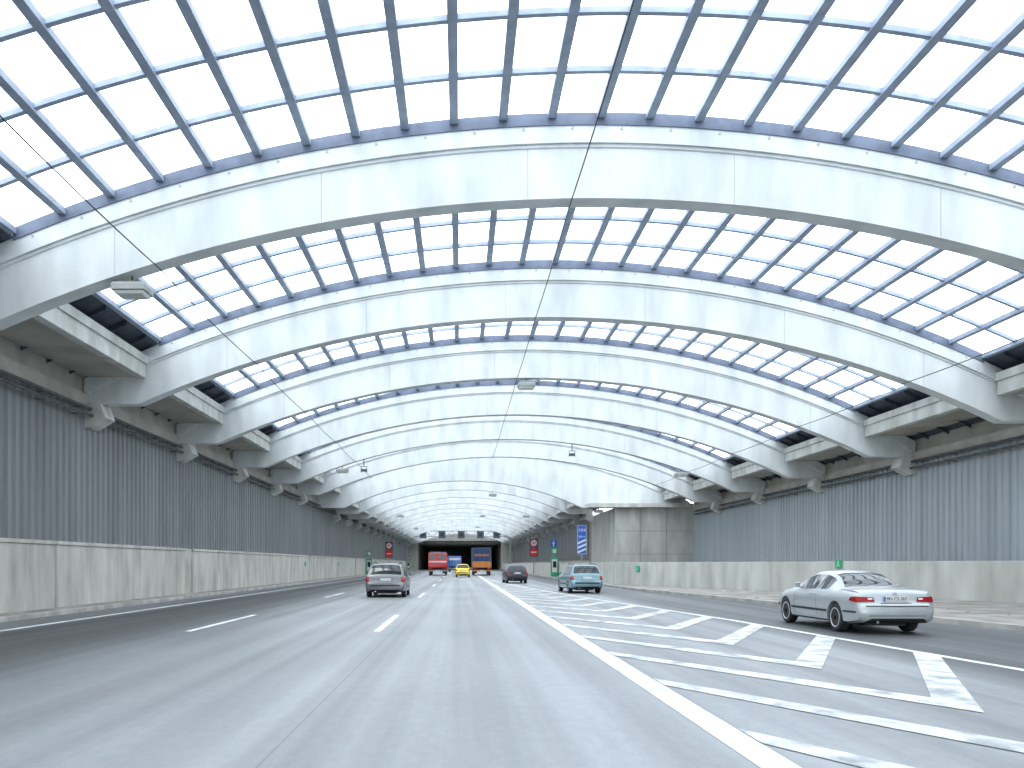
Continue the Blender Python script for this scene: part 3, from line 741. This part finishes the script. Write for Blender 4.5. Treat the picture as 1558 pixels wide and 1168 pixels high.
# ------------------------------------------------------------------ trucks
def truck(loc, W2, H, L, paint, kind, label):
    r = empty('truck', loc, label, 'truck')
    z0 = 1.05
    MB().box(-W2, W2, 0, L, z0, H).build('cargo_box', paint, r, bevel=.04)
    MB().box(-.45, .45, .3, L + 1.6, .75, 1.04).build('chassis', M['black'], r)
    MB().box(-W2 + .05, W2 - .05, L + .3, L + 2.2, .7, H - .5).build('cab', paint, r, bevel=.12)
    for s in (1, -1):
        MB().box(s * W2 * .98 - .02, s * W2 * .98 + .02, .6, L - .3, .6, 1.0).build('side_guard', M['galv'], r)
        wheel_parts(r, s * (W2 - .2), 1.3, .48, s); wheel_parts(r, s * (W2 - .2), L + .9, .48, s)
        if L > 7: wheel_parts(r, s * (W2 - .2), 2.55, .48, s)
        MB().box(s * (W2 - .33) - .2, s * (W2 - .33) + .2, -.06, -.005, .78, .94).build('tail_light', M['red'], r)
        MB().box(s * (W2 - .35) - .25, s * (W2 - .35) + .25, .5, .53, .25, .75).build('mud_flap', M['black'], r)
    MB().box(-W2 + .05, W2 - .05, -.04, .06, .55, .7).build('rear_bumper', M['torange' if kind == 'tarp' else 'galv'], r)
    MB().box(-.26, .26, -.06, -.045, .58, .68).build('licence_plate', M['white'], r)
    if kind == 'tarp':
        MB().box(-W2 + .02, W2 - .02, -.03, -.003, z0, 1.85).build('tail_board', M['torange'], r)
        b = MB(); x = -W2 + .35
        for wd in (.16, .1, .14, .14, .1, .16, .12, .14, .16):
            b.box(x, x + wd, -.02, -.004, 2.55, 2.55 + random.choice((.2, .26, .3))); x += wd + .07
        b.build('faded_lettering', M['torange'], r)
        for x in (-1.15, 1.15): MB().box(x - .05, x + .05, -.02, -.004, 1.9, H - .05).build('corner_post', M['pipe'], r)
    elif kind == 'fire':
        for s in (1, -1):
            MB().box(s * .58 - .42, s * .58 + .42, -.02, -.004, 2.15, 2.75).build('rear_window', M['glass'], r)
            MB().box(s * .62 - .07, s * .62 + .07, .1, .25, H, H + .14).build('beacon', M['blue'], r)
        MB().box(-W2 + .05, W2 - .05, -.015, -.003, 1.72, 1.9).build('white_stripe', M['white'], r)
        MB().box(-.015, .015, -.018, -.003, 1.1, H - .1).build('door_seam', M['black'], r)
        MB().box(-W2 + .2, W2 - .2, .4, L - .4, H + .002, H + .16).build('roof_rack', M['galv'], r)
    else:
        MB().box(-.015, .015, -.015, -.003, z0, H - .1).build('door_seam', M['black'], r)
        for x in (-.8, -.3, .3, .8): MB().tube([(x, -.03, z0 + .05), (x, -.03, H - .1)], .02).build('locking_bar', M['galv'], r)
        MB().box(-W2 + .2, W2 - .2, -.016, -.003, H - .75, H - .35).build('white_panel', M['white'], r)
truck((-2.95, 105, .004), 1.25, 2.95, 6.0, M['tred'], 'fire', 'red truck with rear windows in the centre lane ahead')
truck((2.85, 104, .004), 1.25, 3.65, 9.5, M['tarp'], 'tarp', 'tall truck with dark blue tarpaulin above an orange tail board')
truck((-1.0, 150, .004), 1.25, 3.0, 7.5, M['tblue'], 'box', 'distant blue truck between the red truck and the yellow car')
# debris
for k in range(26):
    x = random.uniform(11.6, 17); y = random.uniform(20, 42)
    if x > 20 - (y - 28) * .31 - .5: continue
    s = random.uniform(.03, .08)
    b = MB(); b.rings([[(s * q * math.cos(a), s * q * math.sin(a) * .7, z * s) for a in [0, 1.1, 2.3, 3.4, 4.4, 5.4]] for q, z in ((1, 0), (1.1, .4), (.6, .8))])
    o = b.build('litter', M['white' if k % 3 == 0 else 'kerb']); o.location = (x, y, .112); o.rotation_euler.z = random.random() * 6
    tag(o, 'small scrap of rubble or litter lying on the right pavement', 'litter', 'scraps on the right pavement')
# ------------------------------------------------------------------ light
w = bpy.data.worlds.new('World'); bpy.context.scene.world = w; w.use_nodes = True; nt = w.node_tree
bg = nt.nodes['Background']; sky = nn(nt, 'ShaderNodeTexSky', sky_type='NISHITA'); sky.sun_disc = False
sky.sun_elevation = R(55); sky.sun_rotation = R(200)
nt.links.new(sky.outputs[0], bg.inputs[0]); bg.inputs[1].default_value = .08
b2 = nn(nt, 'ShaderNodeBackground'); b2.inputs[0].default_value = (.91, .96, 1, 1); b2.inputs[1].default_value = 3.8
ad = nn(nt, 'ShaderNodeAddShader'); nt.links.new(bg.outputs[0], ad.inputs[0]); nt.links.new(b2.outputs[0], ad.inputs[1])
nt.links.new(ad.outputs[0], nt.nodes['World Output'].inputs[0])
sl = bpy.data.lights.new('sun', 'SUN'); sl.energy = .7; sl.angle = R(14); sl.color = (1, .98, .95)
so = bpy.data.objects.new('sun', sl); COL.objects.link(so); so.rotation_euler = (R(35), 0, R(-20))
# ------------------------------------------------------------------ camera
cd = bpy.data.cameras.new('camera'); cam = bpy.data.objects.new('camera', cd); COL.objects.link(cam)
cam.location = (0, 0, EYE); cam.rotation_euler = (math.pi / 2, 0, 0)
cd.sensor_width = 36; cd.lens = 28.0; cd.shift_x = 79 / 1558; cd.shift_y = 274 / 1558
cd.clip_start = .1; cd.clip_end = 3000
sc = bpy.context.scene; sc.camera = cam
sc.view_settings.view_transform = 'Standard'; sc.view_settings.look = 'None'; sc.view_settings.exposure = 0
